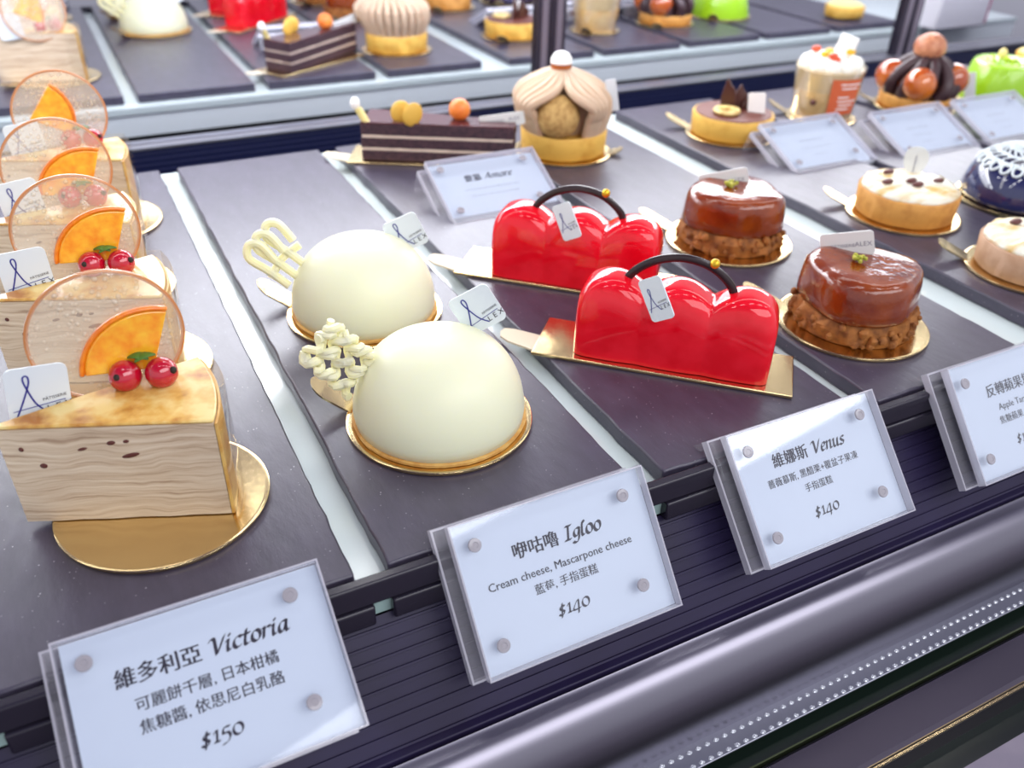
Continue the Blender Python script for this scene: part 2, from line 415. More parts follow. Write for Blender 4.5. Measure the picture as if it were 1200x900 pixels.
GL = {
 'V': (.50, [[(-.04, .56), (.04, .67), (.13, .62), (.17, .35), (.22, 0)], [(.22, 0), (.36, .36), (.44, .6), (.5, .7)]]),
 'i': (.22, [[(.0, .36), (.09, .45), (.07, .2), (.08, .04), (.13, 0), (.2, .07)], [(.135, .58), (.125, .66)]]),
 'c': (.33, [[(.31, .38), (.23, .45), (.1, .38), (.05, .2), (.1, .04), (.2, 0), (.31, .08)]]),
 't': (.28, [[(.14, .62), (.1, .3), (.09, .08), (.15, 0), (.26, .07)], [(0, .43), (.26, .44)]]),
 'o': (.37, [ell(.18, .225, .14, .225)]),
 'r': (.31, [[(0, .38), (.08, .45), (.07, .2), (.06, 0)], [(.07, .28), (.16, .42), (.23, .45), (.29, .4)]]),
 'a': (.42, [[(.31, .43), (.2, .45), (.08, .34), (.05, .14), (.12, 0), (.22, .08), (.31, .43)], [(.31, .43), (.29, .1), (.34, 0), (.41, .07)]]),
 'I': (.36, [[(.04, .67), (.32, .68)], [(.18, .67), (.16, .02)], [(.02, .01), (.3, .02)]]),
 'g': (.38, [[(.32, .42), (.2, .45), (.09, .35), (.07, .18), (.15, .06), (.25, .14), (.32, .42)], [(.32, .42), (.3, .05), (.24, -.18), (.12, -.22), (.02, -.15)]]),
 'l': (.22, [[(.17, .6), (.12, .7), (.07, .5), (.06, .1), (.12, 0), (.2, .07)]]),
 'e': (.31, [[(.06, .2), (.2, .24), (.27, .36), (.19, .45), (.08, .34), (.06, .12), (.14, 0), (.29, .09)]]),
 'n': (.42, [[(0, .38), (.08, .45), (.07, .2), (.06, 0)], [(.07, .28), (.2, .44), (.29, .4), (.27, .08), (.32, 0), (.4, .07)]]),
 'm': (.64, [[(0, .38), (.08, .45), (.07, .2), (.06, 0)], [(.07, .28), (.2, .44), (.29, .4), (.27, 0)], [(.28, .28), (.41, .44), (.5, .4), (.48, .08), (.53, 0), (.61, .07)]]),
 'u': (.42, [[(0, .38), (.07, .45), (.06, .12), (.13, 0), (.24, .1), (.3, .45)], [(.3, .45), (.28, .07), (.33, 0), (.41, .07)]]),
 's': (.31, [[(.27, .4), (.17, .45), (.07, .36), (.12, .25), (.23, .15), (.2, .03), (.1, 0), (.0, .06)]]),
 'A': (.52, [[(-.04, 0), (.12, .3), (.3, .68), (.34, .3), (.4, 0)], [(.1, .24), (.37, .24)]]),
 'p': (.40, [[(0, .38), (.08, .45), (.06, .1), (.03, -.24)], [(.07, .3), (.2, .45), (.32, .35), (.3, .12), (.18, 0), (.07, .1)]]),
 'T': (.46, [[(0, .58), (.08, .67), (.46, .68)], [(.24, .67), (.18, 0)]]),
 '$': (.38, [[(.29, .4), (.18, .45), (.07, .36), (.13, .25), (.25, .15), (.21, .03), (.1, 0), (.0, .06)], [(.19, .56), (.12, -.12)]]),
 '1': (.26, [[(.02, .34), (.13, .45), (.11, .0)], [(.02, .01), (.22, .015)]]),
 '5': (.36, [[(.3, .46), (.11, .45), (.07, .24), (.22, .24), (.29, .08), (.2, -.12), (.02, -.18)]]),
 '4': (.42, [[(.36, .04), (.02, .04), (.28, .46), (.24, -.18)]]),
 '0': (.42, [ell(.2, .225, .16, .225)]),
 ' ': (.25, []),
}
def add_nib(mb, word, size, x, y, fn, shear=.22, nib=.135, ang=42):
    nx, ny = nib/2*math.cos(math.radians(ang)), nib/2*math.sin(math.radians(ang))
    for ch in word:
        adv, strokes = GL[ch]
        for st in strokes:
            pts = catmull([(a, b, 0) for a, b in st], 5) if len(st) > 2 else [Vector((*p, 0)) for p in st]
            prev = None
            for p in pts:
                q = [(p.x-nx, p.y-ny), (p.x+nx, p.y+ny), (p.x-.012, p.y+.012), (p.x+.012, p.y-.012)]
                q = [(a*1.14, b*.90) for a, b in q]
                V_ = [mb.bm.verts.new(fn(x+size*(a+shear*b), y+size*b)) for a, b in q]
                if prev:
                    mb.bm.faces.new((prev[0], prev[1], V_[1], V_[0])); mb.bm.faces.new((prev[2], prev[3], V_[3], V_[2]))
                prev = V_
        x += adv*size*1.14
    return x
def nib_width(word, size): return sum(GL[c][0] for c in word)*size*1.14

# ================================================================== setting: the display case
XL, XR = -1.2, 5.6
shelf = thing('glass_shelf', 'long pale glass shelf lying under all the slate slabs', 'shelf', (0, 0, 0))
MB().box(XL, XR, .95, 2.985, -.06, -.036).build('shelf_top', M['shelf'], shelf, smooth=False)
MB().box(XL, XR, 2.93, 2.98, -.15, -.0605).build('rear_edge', M['shelf_back'], shelf, smooth=False)['label'] = 'white rear edge of the shelf'

case = thing('display_case_front', 'dark ribbed and steel lower front of the pastry display case', 'display case', (0, 0, 0))
MB().box(XL, XR, .93, .9495, -.05, -.002).build('front_rail', M['black'], case, bevel=.004)
slates = [(-.258, .24), (.295, .765), (.825, 1.305), (1.365, 1.835), (1.985, 2.46), (2.52, 2.99), (3.05, 3.525), (3.58, 4.05), (4.11, 4.58)]
for a, b in slates:
    MB().box(a-.005, b+.02, .925, .945, -.092, -.051).build('rail_bracket', M['black'], case, bevel=.004)
MB().box(XL, XR, .944, .96, -.088, -.062).build('glass_edge_glow', M['teal'], case, smooth=False)['label'] = 'pale teal strip under the rail, painted glow of light through the glass edge'  # strip added to stand for light showing between the brackets
rb = MB(); n = 9
A, B_ = Vector((0, .943, -.092)), Vector((0, .80, -.245))
prof = []
for i in range(n):
    for t, h in ((0, 0), (.72, 0), (.76, .004), (.92, .004), (.96, 0)):
        p = A.lerp(B_, (i+t)/n); nn = Vector((0, -.73, .68)); p = p+nn*h
        prof.append(p)
rb.grid([[Vector((XL, p.y, p.z)) for p in prof], [Vector((XR, p.y, p.z)) for p in prof]])
rb.build('vent_panel', M['rib'], case, smooth=False)
MB().box(XL, XR, .785, .806, -.262, -.243).build('ledge', M['rib'], case, bevel=.003)
sp_ = [(.777, -.246), (.770, -.250)] + [(.770-.085*math.sin(PI/2*k/12), -.250-.165*(1-math.cos(PI/2*k/12))) for k in range(1, 13)] + [(.685, -.43), (.777, -.43)]
MB().prism(sp_, XL, XR, lambda x, y, z: (z, x, y)).build('steel_panel', M['steel'], case, sharp=30)
MB().box(XL, XR, .640, .689, -.4145, -.41).build('perforated_strip', M['strip'], case, bevel=.003)
dots = MB()
for k in range(170):
    for yy in (.647, .6725):
        x = -.1+.020*k
        dots.ball((x+(0.009 if yy < .66 else 0), yy, -.41), .0056, 8, 4, (1.1, .8, .5))
d = dots.build('perforations', M['dot'], case); d['kind'] = 'stuff'; d['label'] = 'two rows of small bright holes along the strip'
MB().box(XL, XR, .5925, .77, -.52, -.445).build('glass_channel', M['greendark'], case, smooth=False)
bar = MB().prism([(.592, -.52), (.592, -.412), (.585, -.404), (.515, -.404), (.508, -.410), (.508, -.420), (.502, -.424), (.502, -.52)], XL, XR, lambda x, y, z: (z, x, y))
bar.build('front_bar', M['steel_dark'], case, smooth=False)
MB().box(XL, XR, .502, .5065, -.4235, -.418).build('bar_bead', M['gold'], case, smooth=False)['label'] = 'thin brass-coloured line along the bar'
MB().box(XL, XR, .435, .502, -.55, -.48).build('lower_channel', M['greendark'], case, smooth=False)
pane = thing('front_glass', 'front glass pane standing lowered in its dark green channel, only its edge showing', 'glass', (0, .607, -.4449))
MB().box(XL, XR, -.0015, .0015, .0, .018).build('glass_pane', M['greenglass'], pane, smooth=False)
struct(MB().box(XL, XR, -1.0, .434, -.52, -.42).build('floor', M['counter'], None, smooth=False))

# rear of the case: dark ribbed riser below, mirrored sliding doors above
rz = MB(); prof = []
for i in range(14):
    z0 = -.36+i*.3/14
    prof += [(3.36, z0), (3.36, z0+.014), (3.352, z0+.016), (3.352, z0+.020)]
rz.grid([[Vector((XL, y, z)) for y, z in prof], [Vector((XR, y, z)) for y, z in prof]])
rz.build('vent_panel', mk('navy_ribbed', '#1c2148', .3), case, smooth=False)
MB().box(XL, XR, 3.345, 3.38, -.066, -.055).build('mirror_sill', M['strip'], case, bevel=.002)
MB().box(XL, XR, .97, 3.4, -.75, -.36).build('case_base', M['black'], case, smooth=False)
def mirror(x0, x1, label, posts):
    t = thing('mirror_door', label, 'mirror', ((x0+x1)/2, 3.39, -.055), 0, 'mirrored sliding doors behind the pastries'); h = (x1-x0)/2
    MB().box(-h, h, 0, .02, .0, 1.25).build('mirror_glass', M['mirror'], t, smooth=False)
    for side in posts:
        a, b = (h-.068, h) if side > 0 else (-h, -h+.068)
        MB().box(a, b, -.025, -.001, 0, 1.25).build('stile', M['frame'], t, bevel=.004)
        MB().box(a+.02, b-.02, -.029, -.0255, 0, 1.25).build('stile_liner', M['steelpost'], t, smooth=False)
mirror(XL, 1.925, 'mirrored sliding door to the left of the first dark post', (1,))
mirror(1.927, 4.10, 'mirrored sliding door between the two dark posts', (-1, 1))
mirror(4.102, XR, 'mirrored sliding door beyond the second dark post', (-1,))

# slates
slab_names = ['under the mille crepe slices', 'under the white domes', 'under the red lobed cakes and layered chocolate slice', 'under the caramel apple cakes and chestnut cream tart',
              'under the meringue tarts and chocolate tart', 'under the midnight blue dome and fruit cup', 'under the tart topped with caramel balls', 'under the lime green cake', 'under the plain lemon tart']
for i, (a, b) in enumerate(slates):
    m = MB(); w, y0, y1 = b-a, .957, 2.925
    ring = []
    for (p, q) in (((a, y0), (b, y0)), ((b, y0), (b, y1)), ((b, y1), (a, y1)), ((a, y1), (a, y0))):
        L = math.dist(p, q); k = int(L/.03)
        for j in range(k):
            x, y = p[0]+(q[0]-p[0])*j/k, p[1]+(q[1]-p[1])*j/k
            e = .0035*nz((x, y, i*3.1), 22)
            ring.append((x-(a+b)/2+e, y-1.94+e))
    m.prism(ring, -.035, 0)
    o = m.build('slate_board', M['slate'], None, bevel=.004, seg=2)
    o.location = Vector(((a+b)/2, 1.94, 0))*S
    tag(o, 'dark grey slate slab '+slab_names[i], 'slate board', 'slate boards on the shelf')

# ================================================================== gold cake boards
def round_board(x, y, r, ang, label, lift=.02, tabl=.075):
    t = thing('cake_board', label, 'cake board', (x, y, 0), 0, 'gold cake boards')
    MB().lathe([(0, .001), (r, .001), (r+.002, .004), (r+.002, .008), (r-.001, .0095), (r-.006, .0085), (0, .0085)], 64).build('board', M['gold'], t)
    m = MB(); n = 14; pts = []
    tb = [(r-.012, -.026), (r+tabl*.55, -.028)]
    for i in range(n+1):
        a = -PI/2+PI*i/n
        tb.append((r+tabl*.55+.03*math.cos(a), .028*math.sin(a)))
    tb += [(r+tabl*.55, .028), (r-.012, .026)]
    def f(u, v, z):
        zz = z+max(0, u-r)*lift/tabl
        return (u*math.cos(ang)-v*math.sin(ang), u*math.sin(ang)+v*math.cos(ang), zz)
    m.prism(tb, .0025, .0075, f).build('tab', M['gold'], t)
    return t
def rect_board(x, y, ang, L, D, label):
    t = thing('cake_board', label, 'cake board', (x, y, 0), ang, 'gold cake boards')
    MB().box(0, L, 0, D, .001, .009).build('board', M['gold'], t, bevel=.002)
    tb = [(-.085, .05), (-.08, .032), (-.06, .02), (.002, .012), (.002, .078), (-.06, .075), (-.08, .068)]
    MB().prism(tb, .003, .008, lambda u, v, z: (u, v, z+max(0, -u)*.12)).build('tab', M['goldedge'], t)
    return t

# ================================================================== tag cards
def tag_card(C, w, h, rl, label, yawd=0, pitchd=0, mode='logo', name='name_tag', mat='tag'):
    C = Vector(C); nh = Vector((C.x, C.y, 0)).normalized()
    base = math.atan2(nh.y, nh.x)-PI/2
    t = bpy.data.objects.new(name, None); COL.objects.link(t); t.empty_display_size = .01
    t.matrix_world = Matrix.Translation(C*S) @ Matrix.Rotation(base+math.radians(yawd), 4, 'Z') @ Matrix.Rotation(math.radians(pitchd), 4, 'X') @ Matrix.Rotation(-math.radians(rl), 4, 'Y')
    tag(t, label, 'name tag', 'small white tags standing in the cakes')
    fn = lambda x, y, z: (x, z, y)
    MB().prism(rrect(w, h, min(w, h)*.14), -.0015, .0015, fn).build('card', M[mat], t, smooth=False)
    F = lambda x, y: (x, -.0022, y)
    if mode == 'logo':
        k = w/.088; m = MB()
        loop = catmull([(-.034, -.036), (-.022, -.008), (-.012, .020), (-.012, .032), (-.0165, .034), (-.019, .028), (-.0155, .012), (-.006, -.016), (.008, -.034)], 6)
        def stroke(pts, r):
            pts = [Vector((p[0]*k, p[1]*k, 0)) for p in pts]; prev = None
            for i, p in enumerate(pts):
                d_ = (pts[min(i+1, len(pts)-1)]-pts[max(i-1, 0)]).normalized(); nn = Vector((-d_.y, d_.x, 0))*r*k
                v = [m.bm.verts.new(F(*(p+nn).to_2d())), m.bm.verts.new(F(*(p-nn).to_2d()))]
                if prev: m.bm.faces.new((prev[0], prev[1], v[1], v[0]))
                prev = v
        stroke(loop, .0013); stroke([(-.038, -.026), (.036, -.016)], .0007)
        m.build('script_letter', M['blue'], t, smooth=False)
        m = MB()
        rot = lambda x, y: F(x, y+.135*x)
        add_text(m, 'PÂTISSERIE', .0072*k, .004*k, -.0145*k, rot)
        add_text(m, 'L E X', .0165*k, .008*k, -.035*k, rot)
        m.build('lettering', M['ink'], t, smooth=False)
    elif mode == 'strip':
        m = MB(); add_text(m, 'PÂTISSERIE', .011, -w*.30, -h*.10, F); add_text(m, 'ALEX', .016, w*.14, -h*.10, F)
        m.build('lettering', M['inklight'], t, smooth=False)
    return t

# ================================================================== mille crepe slices
def crepe_wedge(inset=0):
    tip = Vector((-.203, 1.289-1.26)); L = .325; a0 = math.radians(-21.8); a1 = math.radians(14)
    pts = [(tip.x+.012*math.cos(a0+1.2), tip.y+.012*math.sin(a0+1.2)), (tip.x, tip.y)]
    for i in range(9):
        a = a0+(a1-a0)*i/8; pts.append((tip.x+L*math.cos(a), tip.y+L*math.sin(a)))
    return pts
def mille_crepe(label, x, y, slice_rot=0):
    t = thing('mille_crepe_slice', label, 'cake', (x, y, 0), 0, 'mille crepe slices')
    P = crepe_wedge(); H = .195
    m = MB(); steps = 26; rows = []
    dens = []
    for i in range(len(P)):
        a, b = Vector(P[i]), Vector(P[(i+1) % len(P)]); k = max(1, int((b-a).length/.02))
        for j in range(k): dens.append(a.lerp(b, j/k))
    c = sum(dens, Vector((0, 0)))/len(dens)
    for s_ in range(steps+1):
        z = .0105+(H-.0105)*s_/steps
        w = .0006*math.sin(s_*2.4)
        rows.append([Vector((p.x+(p.x-c.x)*w*4, p.y+(p.y-c.y)*w*4+.002*nz((p.x, p.y, z), 30), z)) for p in dens])
    vv = m.grid(rows, True); m.bm.faces.new(vv[0][::-1]); m.bm.faces.new(vv[-1])
    body = m.build('crepe_layers', M['crepe'], t, sharp=50)
    holes = MB()
    tip = Vector(P[1]); fd = Vector((math.cos(math.radians(-21.8)), math.sin(math.radians(-21.8))))
    nrm2 = Vector((-.372, -.929))
    for u, z, rx, rz_ in ((.055, .125, .006, .005), (.19, .14, .015, .0045), (.165, .165, .007, .004), (.12, .155, .008, .0025), (.188, .167, .005, .003), (.03, .158, .004, .004)):
        p = tip+fd*u+nrm2*.0005
        holes.ball((0, 0, 0), 1, 10, 6, (rx, .002, rz_))
        for v in holes.bm.verts[-(10*5+2):]:
            q = v.co.copy(); ca, sa = math.cos(.25), math.sin(.25)
            qx, qz = q.x*ca-q.z*sa, q.x*sa+q.z*ca
            v.co = Vector((p.x+fd.x*qx, p.y+fd.y*qx+q.y, z+qz))
    holes.build('air_pocket', M['petal'], body)['kind'] = 'stuff'
    m = MB(); m.prism([(p[0]*1.004, p[1]*1.004) for p in P], H+.0003, H+.007)
    m.warp(lambda v: Vector((v.x, v.y, v.z+.002*nz((v.x, v.y, 0), 25))))
    m.build('crepe_skin', M['crepetop'], t, bevel=.003)
    # rind: the curved outer edge
    m = MB(); rr = []
    for off in (.0008, .006):
        rr.append(off)
    arc = [Vector((tip.x+.325*math.cos(math.radians(-21.8+35.8*i/10)), tip.y+.325*math.sin(math.radians(-21.8+35.8*i/10)))) for i in range(11)]
    outer = [(tip+(p-tip)*1.016) for p in arc]; inner = [(tip+(p-tip)*1.003) for p in arc]
    m.prism([tuple(p) for p in outer]+[tuple(p) for p in inner[::-1]], .011, H).build('rind', M['rind'], t)
    # clear film folded round the curved end
    m = MB()
    film = [tip+(p-tip)*1.05 for p in arc]; film = [film[0]+Vector((-.01, -.012))] + film + [film[-1]+Vector((-.06, .02))]
    m.grid([[Vector((p.x, p.y, .012)) for p in film], [Vector((p.x, p.y, H+.012)) for p in film]])
    m.build('film_wrap', M['film'], t)
    # standing candy disc with the orange slice set in it
    dz, dy, R_ = .284, 1.345-1.26, .114
    fn = lambda a, b, z: (a-.017, dy-.0+z, dz+b)
    m = MB(); m.prism(circ(56, R_), -.006, .006, fn); disc = m.build('candy_disc', M['candy'], t, bevel=.003)
    m = MB(); pts = [fn(R_*math.cos(2*PI*i/64), R_*math.sin(2*PI*i/64), 0) for i in range(65)]
    m.tube(pts, .0036, 6); m.build('disc_rim', M['rim'], disc)
    ca, sa = math.cos(slice_rot), math.sin(slice_rot)
    apex = (.5, -.58) if slice_rot == 0 else (-.66, -.02)
    def sect(r0, r1, a0, a1, n=16):
        o_ = []
        for i in range(n+1): a = math.radians(a0+(a1-a0)*i/n); o_.append((r1*math.cos(a), r1*math.sin(a)))
        if r0 <= 0: o_.append((0, 0))
        else:
            for i in range(n+1): a = math.radians(a1-(a1-a0)*i/n); o_.append((r0*math.cos(a), r0*math.sin(a)))
        return [((apex[0]+p)*R_, (apex[1]+q)*R_) for p, q in o_]
    a0, a1 = (69, 174) if slice_rot == 0 else (-28, 52)
    m = MB(); m.prism(sect(0, .91, a0, a1), -.013, -.004, fn); fl = m.build('orange_slice', M['flesh'], t, bevel=.003)
    m = MB(); m.prism(sect(.91, .98, a0, a1), -.014, -.004, fn); m.build('orange_peel', M['peel'], fl, bevel=.003)
    for cx, cy_, r in ((-.006, .066, .026), (.048, .052, .026)):
        m = MB(); m.ball((cx, cy_-.005, .222), r, 24, 14); b = m.build('currant', M['currant'], t)
        m = MB(); m.ball((cx+(.017 if cx > 0 else -.012), cy_-.022, .232), .006, 10, 6); m.build('currant_tip', M['calyx'], b)
    for cx, a in ((.012, .3), (.034, 2.6)):
        m = MB(); rows = []
        for i in range(7):
            s_ = i/6; wv = .011*math.sin(PI*min(1, s_*.95+.03))
            rows.append([Vector((s_*.036, k_*wv, .248+.008*math.sin(s_*PI)-abs(k_)*.003)) for k_ in (-1, -.5, 0, .5, 1)])
        m.grid(rows); m.xf(Matrix.Translation((cx, .055, 0)) @ Matrix.Rotation(a, 4, 'Z'))
        m.build('mint_leaf', M['leaf'], t, solid=.002, subsurf=1)
    return t
CY = [1.26, 1.713, 2.11, 2.55]; CX = [0, -.009, -.02, .015]
cl = ['mille crepe slice nearest the glass with two currants under its orange disc', 'second mille crepe slice from the front, red currants before its disc',
      'third mille crepe slice from the front, mostly behind the second', 'rearmost mille crepe slice with an upright orange wedge in its disc']
for i in range(4):
    mille_crepe(cl[i], CX[i], CY[i], 0 if i < 3 else 1)
    round_board(CX[i]+.005, CY[i], .172, 2.6, 'round gold board under the '+['nearest', 'second', 'third', 'rearmost'][i]+' mille crepe slice')
tl = ['white logo tag on the nearest mille crepe slice', 'white logo tag on the second mille crepe slice', 'white logo tag on the third mille crepe slice', 'white logo tag on the rearmost mille crepe slice']
for i in range(4):
    c = [(-.132, 1.32, .225), (-.132, 1.77, .228), (-.127, 2.17, .228), (-.100, 2.62, .228)][i]
    tag_card(c, .088, .096, -7 if i == 0 else (1 if i == 1 else 5), tl[i])

# ================================================================== white domes
def white_dome(label, x, y, variant):
    t = thing('dome_cake', label, 'cake', (x, y, 0), 0, 'white dome cakes')
    R_, H = .166, .186; pr_ = [(0, .012), (R_-.012, .012), (R_-.003, .017)]
    for i in range(1, 23):
        a = PI/2*i/22
        pr_.append((R_*math.cos(a)**.80 if i < 22 else 0, .024+(H-.024)*math.sin(a)**.95))
    m = MB(); m.lathe([(max(r, 0), z) for r, z in pr_], 72, fn=lambda p, a: p*(1+.006*nz((p.x, p.y, p.z), 9)) if p.z > .03 else p)
    m.build('mousse_dome', M['cream'], t, sharp=80)
    m = MB(); m.lathe([(0, .0095), (R_+.001, .0095), (R_+.003, .016), (R_-.006, .0165), (0, .0165)], 72, fn=lambda p, a: Vector((p.x*(1+.012*nz((p.x, p.y, 3), 40)), p.y*(1+.012*nz((p.x, p.y, 5), 40)), p.z)))
    m.build('biscuit_base', M['biscuit'], t)
    # white chocolate lattice leaning out at the left shoulder of the dome
    m = MB()
    O_ = Vector((-.148, .04, .125)); ax = Vector((-.55, .25, .62)).normalized(); sd = Vector((.75, .1, .66)).normalized(); sd = (sd-ax*sd.dot(ax)).normalized()
    up_ = ax.cross(sd)
    def P3(a, b, c): return O_+ax*a+sd*b+up_*c
    if variant == 0:
        for b in (-.036, 0, .036):
            pts = [P3(-.02+.115*i/24, b+.010*math.sin(i*.9+b*60), .008*math.cos(i*.9+b*60)) for i in range(25)]
            m.tube(pts, .0085, 8)
        for a in (.0, .032, .062, .088):
            pts = [P3(a+.008*math.sin(i*.8+a*50), -.044+.088*i/20, .010*math.cos(i*.8+a*40)) for i in range(21)]
            m.tube(pts, .0075, 8)
    else:
        for b in (-.036, -.008, .024):
            pts = catmull([P3(-.02, b, 0), P3(.035, b-.004, .006), P3(.085, b-.010, .004), P3(.104, b+.012, .0), P3(.088, b+.030, -.006), P3(.04, b+.024, -.004)], 6)
            m.tube(pts, .0095, 8)
        m.tube(catmull([P3(.02, -.05, .008), P3(.03, 0, .012), P3(.022, .05, .006)], 6), .009, 8)
    m.build('chocolate_lattice', M['whitechoc'], t)
    return t
white_dome('white dome cake nearer the glass, pale lattice at its shoulder', .523, 1.284, 0)
white_dome('white dome cake farther from the glass, looped lattice at its shoulder', .533, 1.755, 1)
round_board(.523, 1.284, .179, 2.52, 'round gold board under the nearer white dome', .06, .085)
round_board(.533, 1.755, .179, 2.55, 'round gold board under the farther white dome', .06, .085)
tag_card((.628, 1.335, .192), .086, .088, 31, 'white logo tag leaning on the nearer white dome')
tag_card((.650, 1.775, .170), .084, .084, 24, 'white logo tag leaning on the farther white dome')

# ================================================================== red lobed cakes
UANG = math.atan2(-.683, .73)
def red_cake(label, x, y):
    t = thing('red_glazed_cake', label, 'cake', (x, y, 0), UANG, 'red glazed cakes')
    L, W_ = .42, .068; rows = []; NU = 66; NA = 30
    us = []
    for i in range(NU+1):
        u = i/NU; us.append(u)
    for u in us:
        lob = abs(math.sin(PI*u*3))**.85
        e = min(u, 1-u)*L; er = .03
        k = 1.0 if e > er else math.sqrt(max(0, 1-(1-e/er)**2))
        h = (.158+.030*lob)*(.84+.16*k); w = W_*(.945+.055*lob)*(.80+.20*k)
        hx = L*u
        ring = []
        for j in range(NA+1):
            a = PI*j/NA; c_, s_ = math.cos(a), math.sin(a)
            yy = w*math.copysign(abs(c_)**.46, c_); zz = .0105+(h-.0105)*abs(s_)**.62
            ring.append(Vector((hx+(.006*(1-k)*(0)), yy+W_, zz)))
        rows.append(ring)
    m = MB(); vv = m.grid(rows)
    m.bm.faces.new(vv[0]); m.bm.faces.new(vv[-1][::-1])
    m.bm.faces.new([r[0] for r in vv][::-1]+[r[-1] for r in vv]) if False else None
    m.build('glazed_body', M['red'], t, sharp=75, subsurf=1)
    pts = catmull([(.088, .07, .15), (.105, .07, .190), (.150, .07, .226), (.207, .07, .241), (.265, .07, .230), (.310, .07, .195), (.328, .07, .15)], 8)
    m = MB(); m.tube(pts, .0062, 10, 1.5); h = m.build('chocolate_handle', M['choc'], t)
    m = MB(); m.ball((.272, .066, .240), .0105, 16, 10); m.build('gold_bead', M['goldbead'], h)
    return t
red_cake('glossy red three-lobed cake nearer the glass, chocolate arch on top', .868, 1.3685)
red_cake('glossy red three-lobed cake behind the other, chocolate arch on top', .8715, 1.789)
rect_board(.808-.012, 1.428-.012, UANG, .556, .165, 'rectangular gold board under the nearer red lobed cake')
rect_board(.800, 1.846, UANG, .556, .165, 'rectangular gold board under the farther red lobed cake')
tag_card((.977, 1.235, .187), .060, .090, 34, 'white logo tag stuck in the nearer red lobed cake', yawd=-34)
tag_card((1.013, 1.655, .184), .058, .088, 30, 'white logo tag stuck in the farther red lobed cake', yawd=-36)

# ================================================================== caramel apple cakes
def caramel_cake(label, x, y, sd):
    t = thing('caramel_apple_cake', label, 'cake', (x, y, 0), 0, 'caramel apple cakes')
    def wob(p, a):
        f = 1+.05*math.cos(3*a+sd)+.02*math.cos(5*a+1+sd)
        return Vector((p.x*f, p.y*f, p.z+.004*nz((p.x+sd, p.y, 1), 18)))
    m = MB(); m.lathe([(0, .06), (.128, .06), (.134, .068), (.133, .09), (.130, .12), (.126, .142), (.117, .153), (.10, .157), (.05, .156), (0, .156)], 64, fn=wob)
    m.build('caramel_apple', M['caramel'], t, sharp=70)
    m = MB(); m.lathe([(0, .0095), (.134, .0095), (.140, .02), (.138, .045), (.128, .062), (0, .062)], 80, fn=lambda p, a: p*(1+.10*nz((p.x+sd, p.y, p.z), 38)) if p.z > .012 else p)
    rnd = random.Random(int(sd*10))
    for i in range(120):
        a = rnd.uniform(0, 2*PI); rr = rnd.uniform(.130, .143); z = rnd.uniform(.014, .058)
        m.ball((rr*math.cos(a), rr*math.sin(a), z), rnd.uniform(.005, .012), 7, 5, fn=lambda q, p, s_=i: q*(1+.25*nz(p+Vector((s_, 0, 0)), 2.2)))
    m.build('crumble_base', M['crumb'], t)
    m = MB()
    for i in range(12):
        a = rnd.uniform(0, 2*PI); r_ = rnd.uniform(0, .018)
        m.ball((.0+r_*math.cos(a)-.01, .015+r_*math.sin(a), .162+rnd.uniform(0, .006)), rnd.uniform(.004, .008), 6, 4)
    m.build('pistachio_crumbs', M['pistachio'], t)['kind'] = 'stuff'
    return t
caramel_cake('glossy brown caramel apple cake nearer the glass on crumble', 1.555, 1.225, .6)
caramel_cake('glossy brown caramel apple cake farther back on crumble', 1.590, 1.725, 3.7)
round_board(1.552, 1.222, .172, 2.25, 'round gold board under the nearer caramel apple cake', .05, .11)
round_board(1.587, 1.722, .172, 2.25, 'round gold board under the farther caramel apple cake', .05, .11)
tag_card((1.565, 1.30, .170), .118, .060, 17, 'white strip tag on the nearer caramel apple cake', mode='strip', mat='tagback')
tag_card((1.598, 1.79, .150), .132, .060, 17, 'white strip tag on the farther caramel apple cake', mode='strip', mat='tagback')

# ================================================================== tarts
def crust(t, R_, H, mat, name='tart_shell'):
    m = MB(); m.lathe([(0, .0095), (R_-.01, .0095), (R_-.004, .014), (R_, H-.006), (R_-.004, H), (R_-.014, H-.001), (R_-.018, H-.01), (0, H-.01)], 64, fn=lambda p, a: Vector((p.x, p.y, p.z+.002*nz((p.x, p.y, 0), 30))))
    return m.build(name, M[mat], t, sharp=50)
def meringue_tart(label, x, y, mat, sd):
    t = thing('meringue_tart', label, 'tart', (x, y, 0), 0, 'cream topped tarts')
    crust(t, .145, .086, mat)
    m = MB(); m.lathe([(0, .078), (.128, .078), (.138, .085), (.137, .094), (.12, .100), (.06, .104), (0, .104)], 64,
        fn=lambda p, a: Vector((p.x*(1+.015*math.cos(7*a+sd)), p.y*(1+.015*math.cos(7*a+sd)), p.z+.0035*math.sin((p.x*.7+p.y)*130+sd)*(p.z > .09))))
    m.build('cream_top', M['meringue'], t, sharp=80)
    for k, (a, r_) in enumerate(((.2, .0), (2.5, .075), (4.2, .03), (5.6, .085), (1.3, .085))):
        m = MB(); m.ball((r_*math.cos(a+sd), r_*math.sin(a+sd), .108), .018, 10, 6, (1.2, .7, .35), fn=lambda q, p: q*(1+.3*nz(p, 2.0)))
        m.build('dark_petal', M['petal'], t)
    return t
meringue_tart('cream topped tart with dark flecks between the caramel cakes and blue dome', 2.204, 1.66, 'crust', 0.3)
meringue_tart('pale cream topped tart cut by the right edge of the photo', 2.215, 1.235, 'paleCrust', 2.2)
round_board(2.204, 1.66, .165, 2.25, 'round gold board under the whole cream topped tart', .04, .08)
round_board(2.215, 1.235, .165, 2.25, 'round gold board under the cream topped tart at the photo edge', .04, .08)
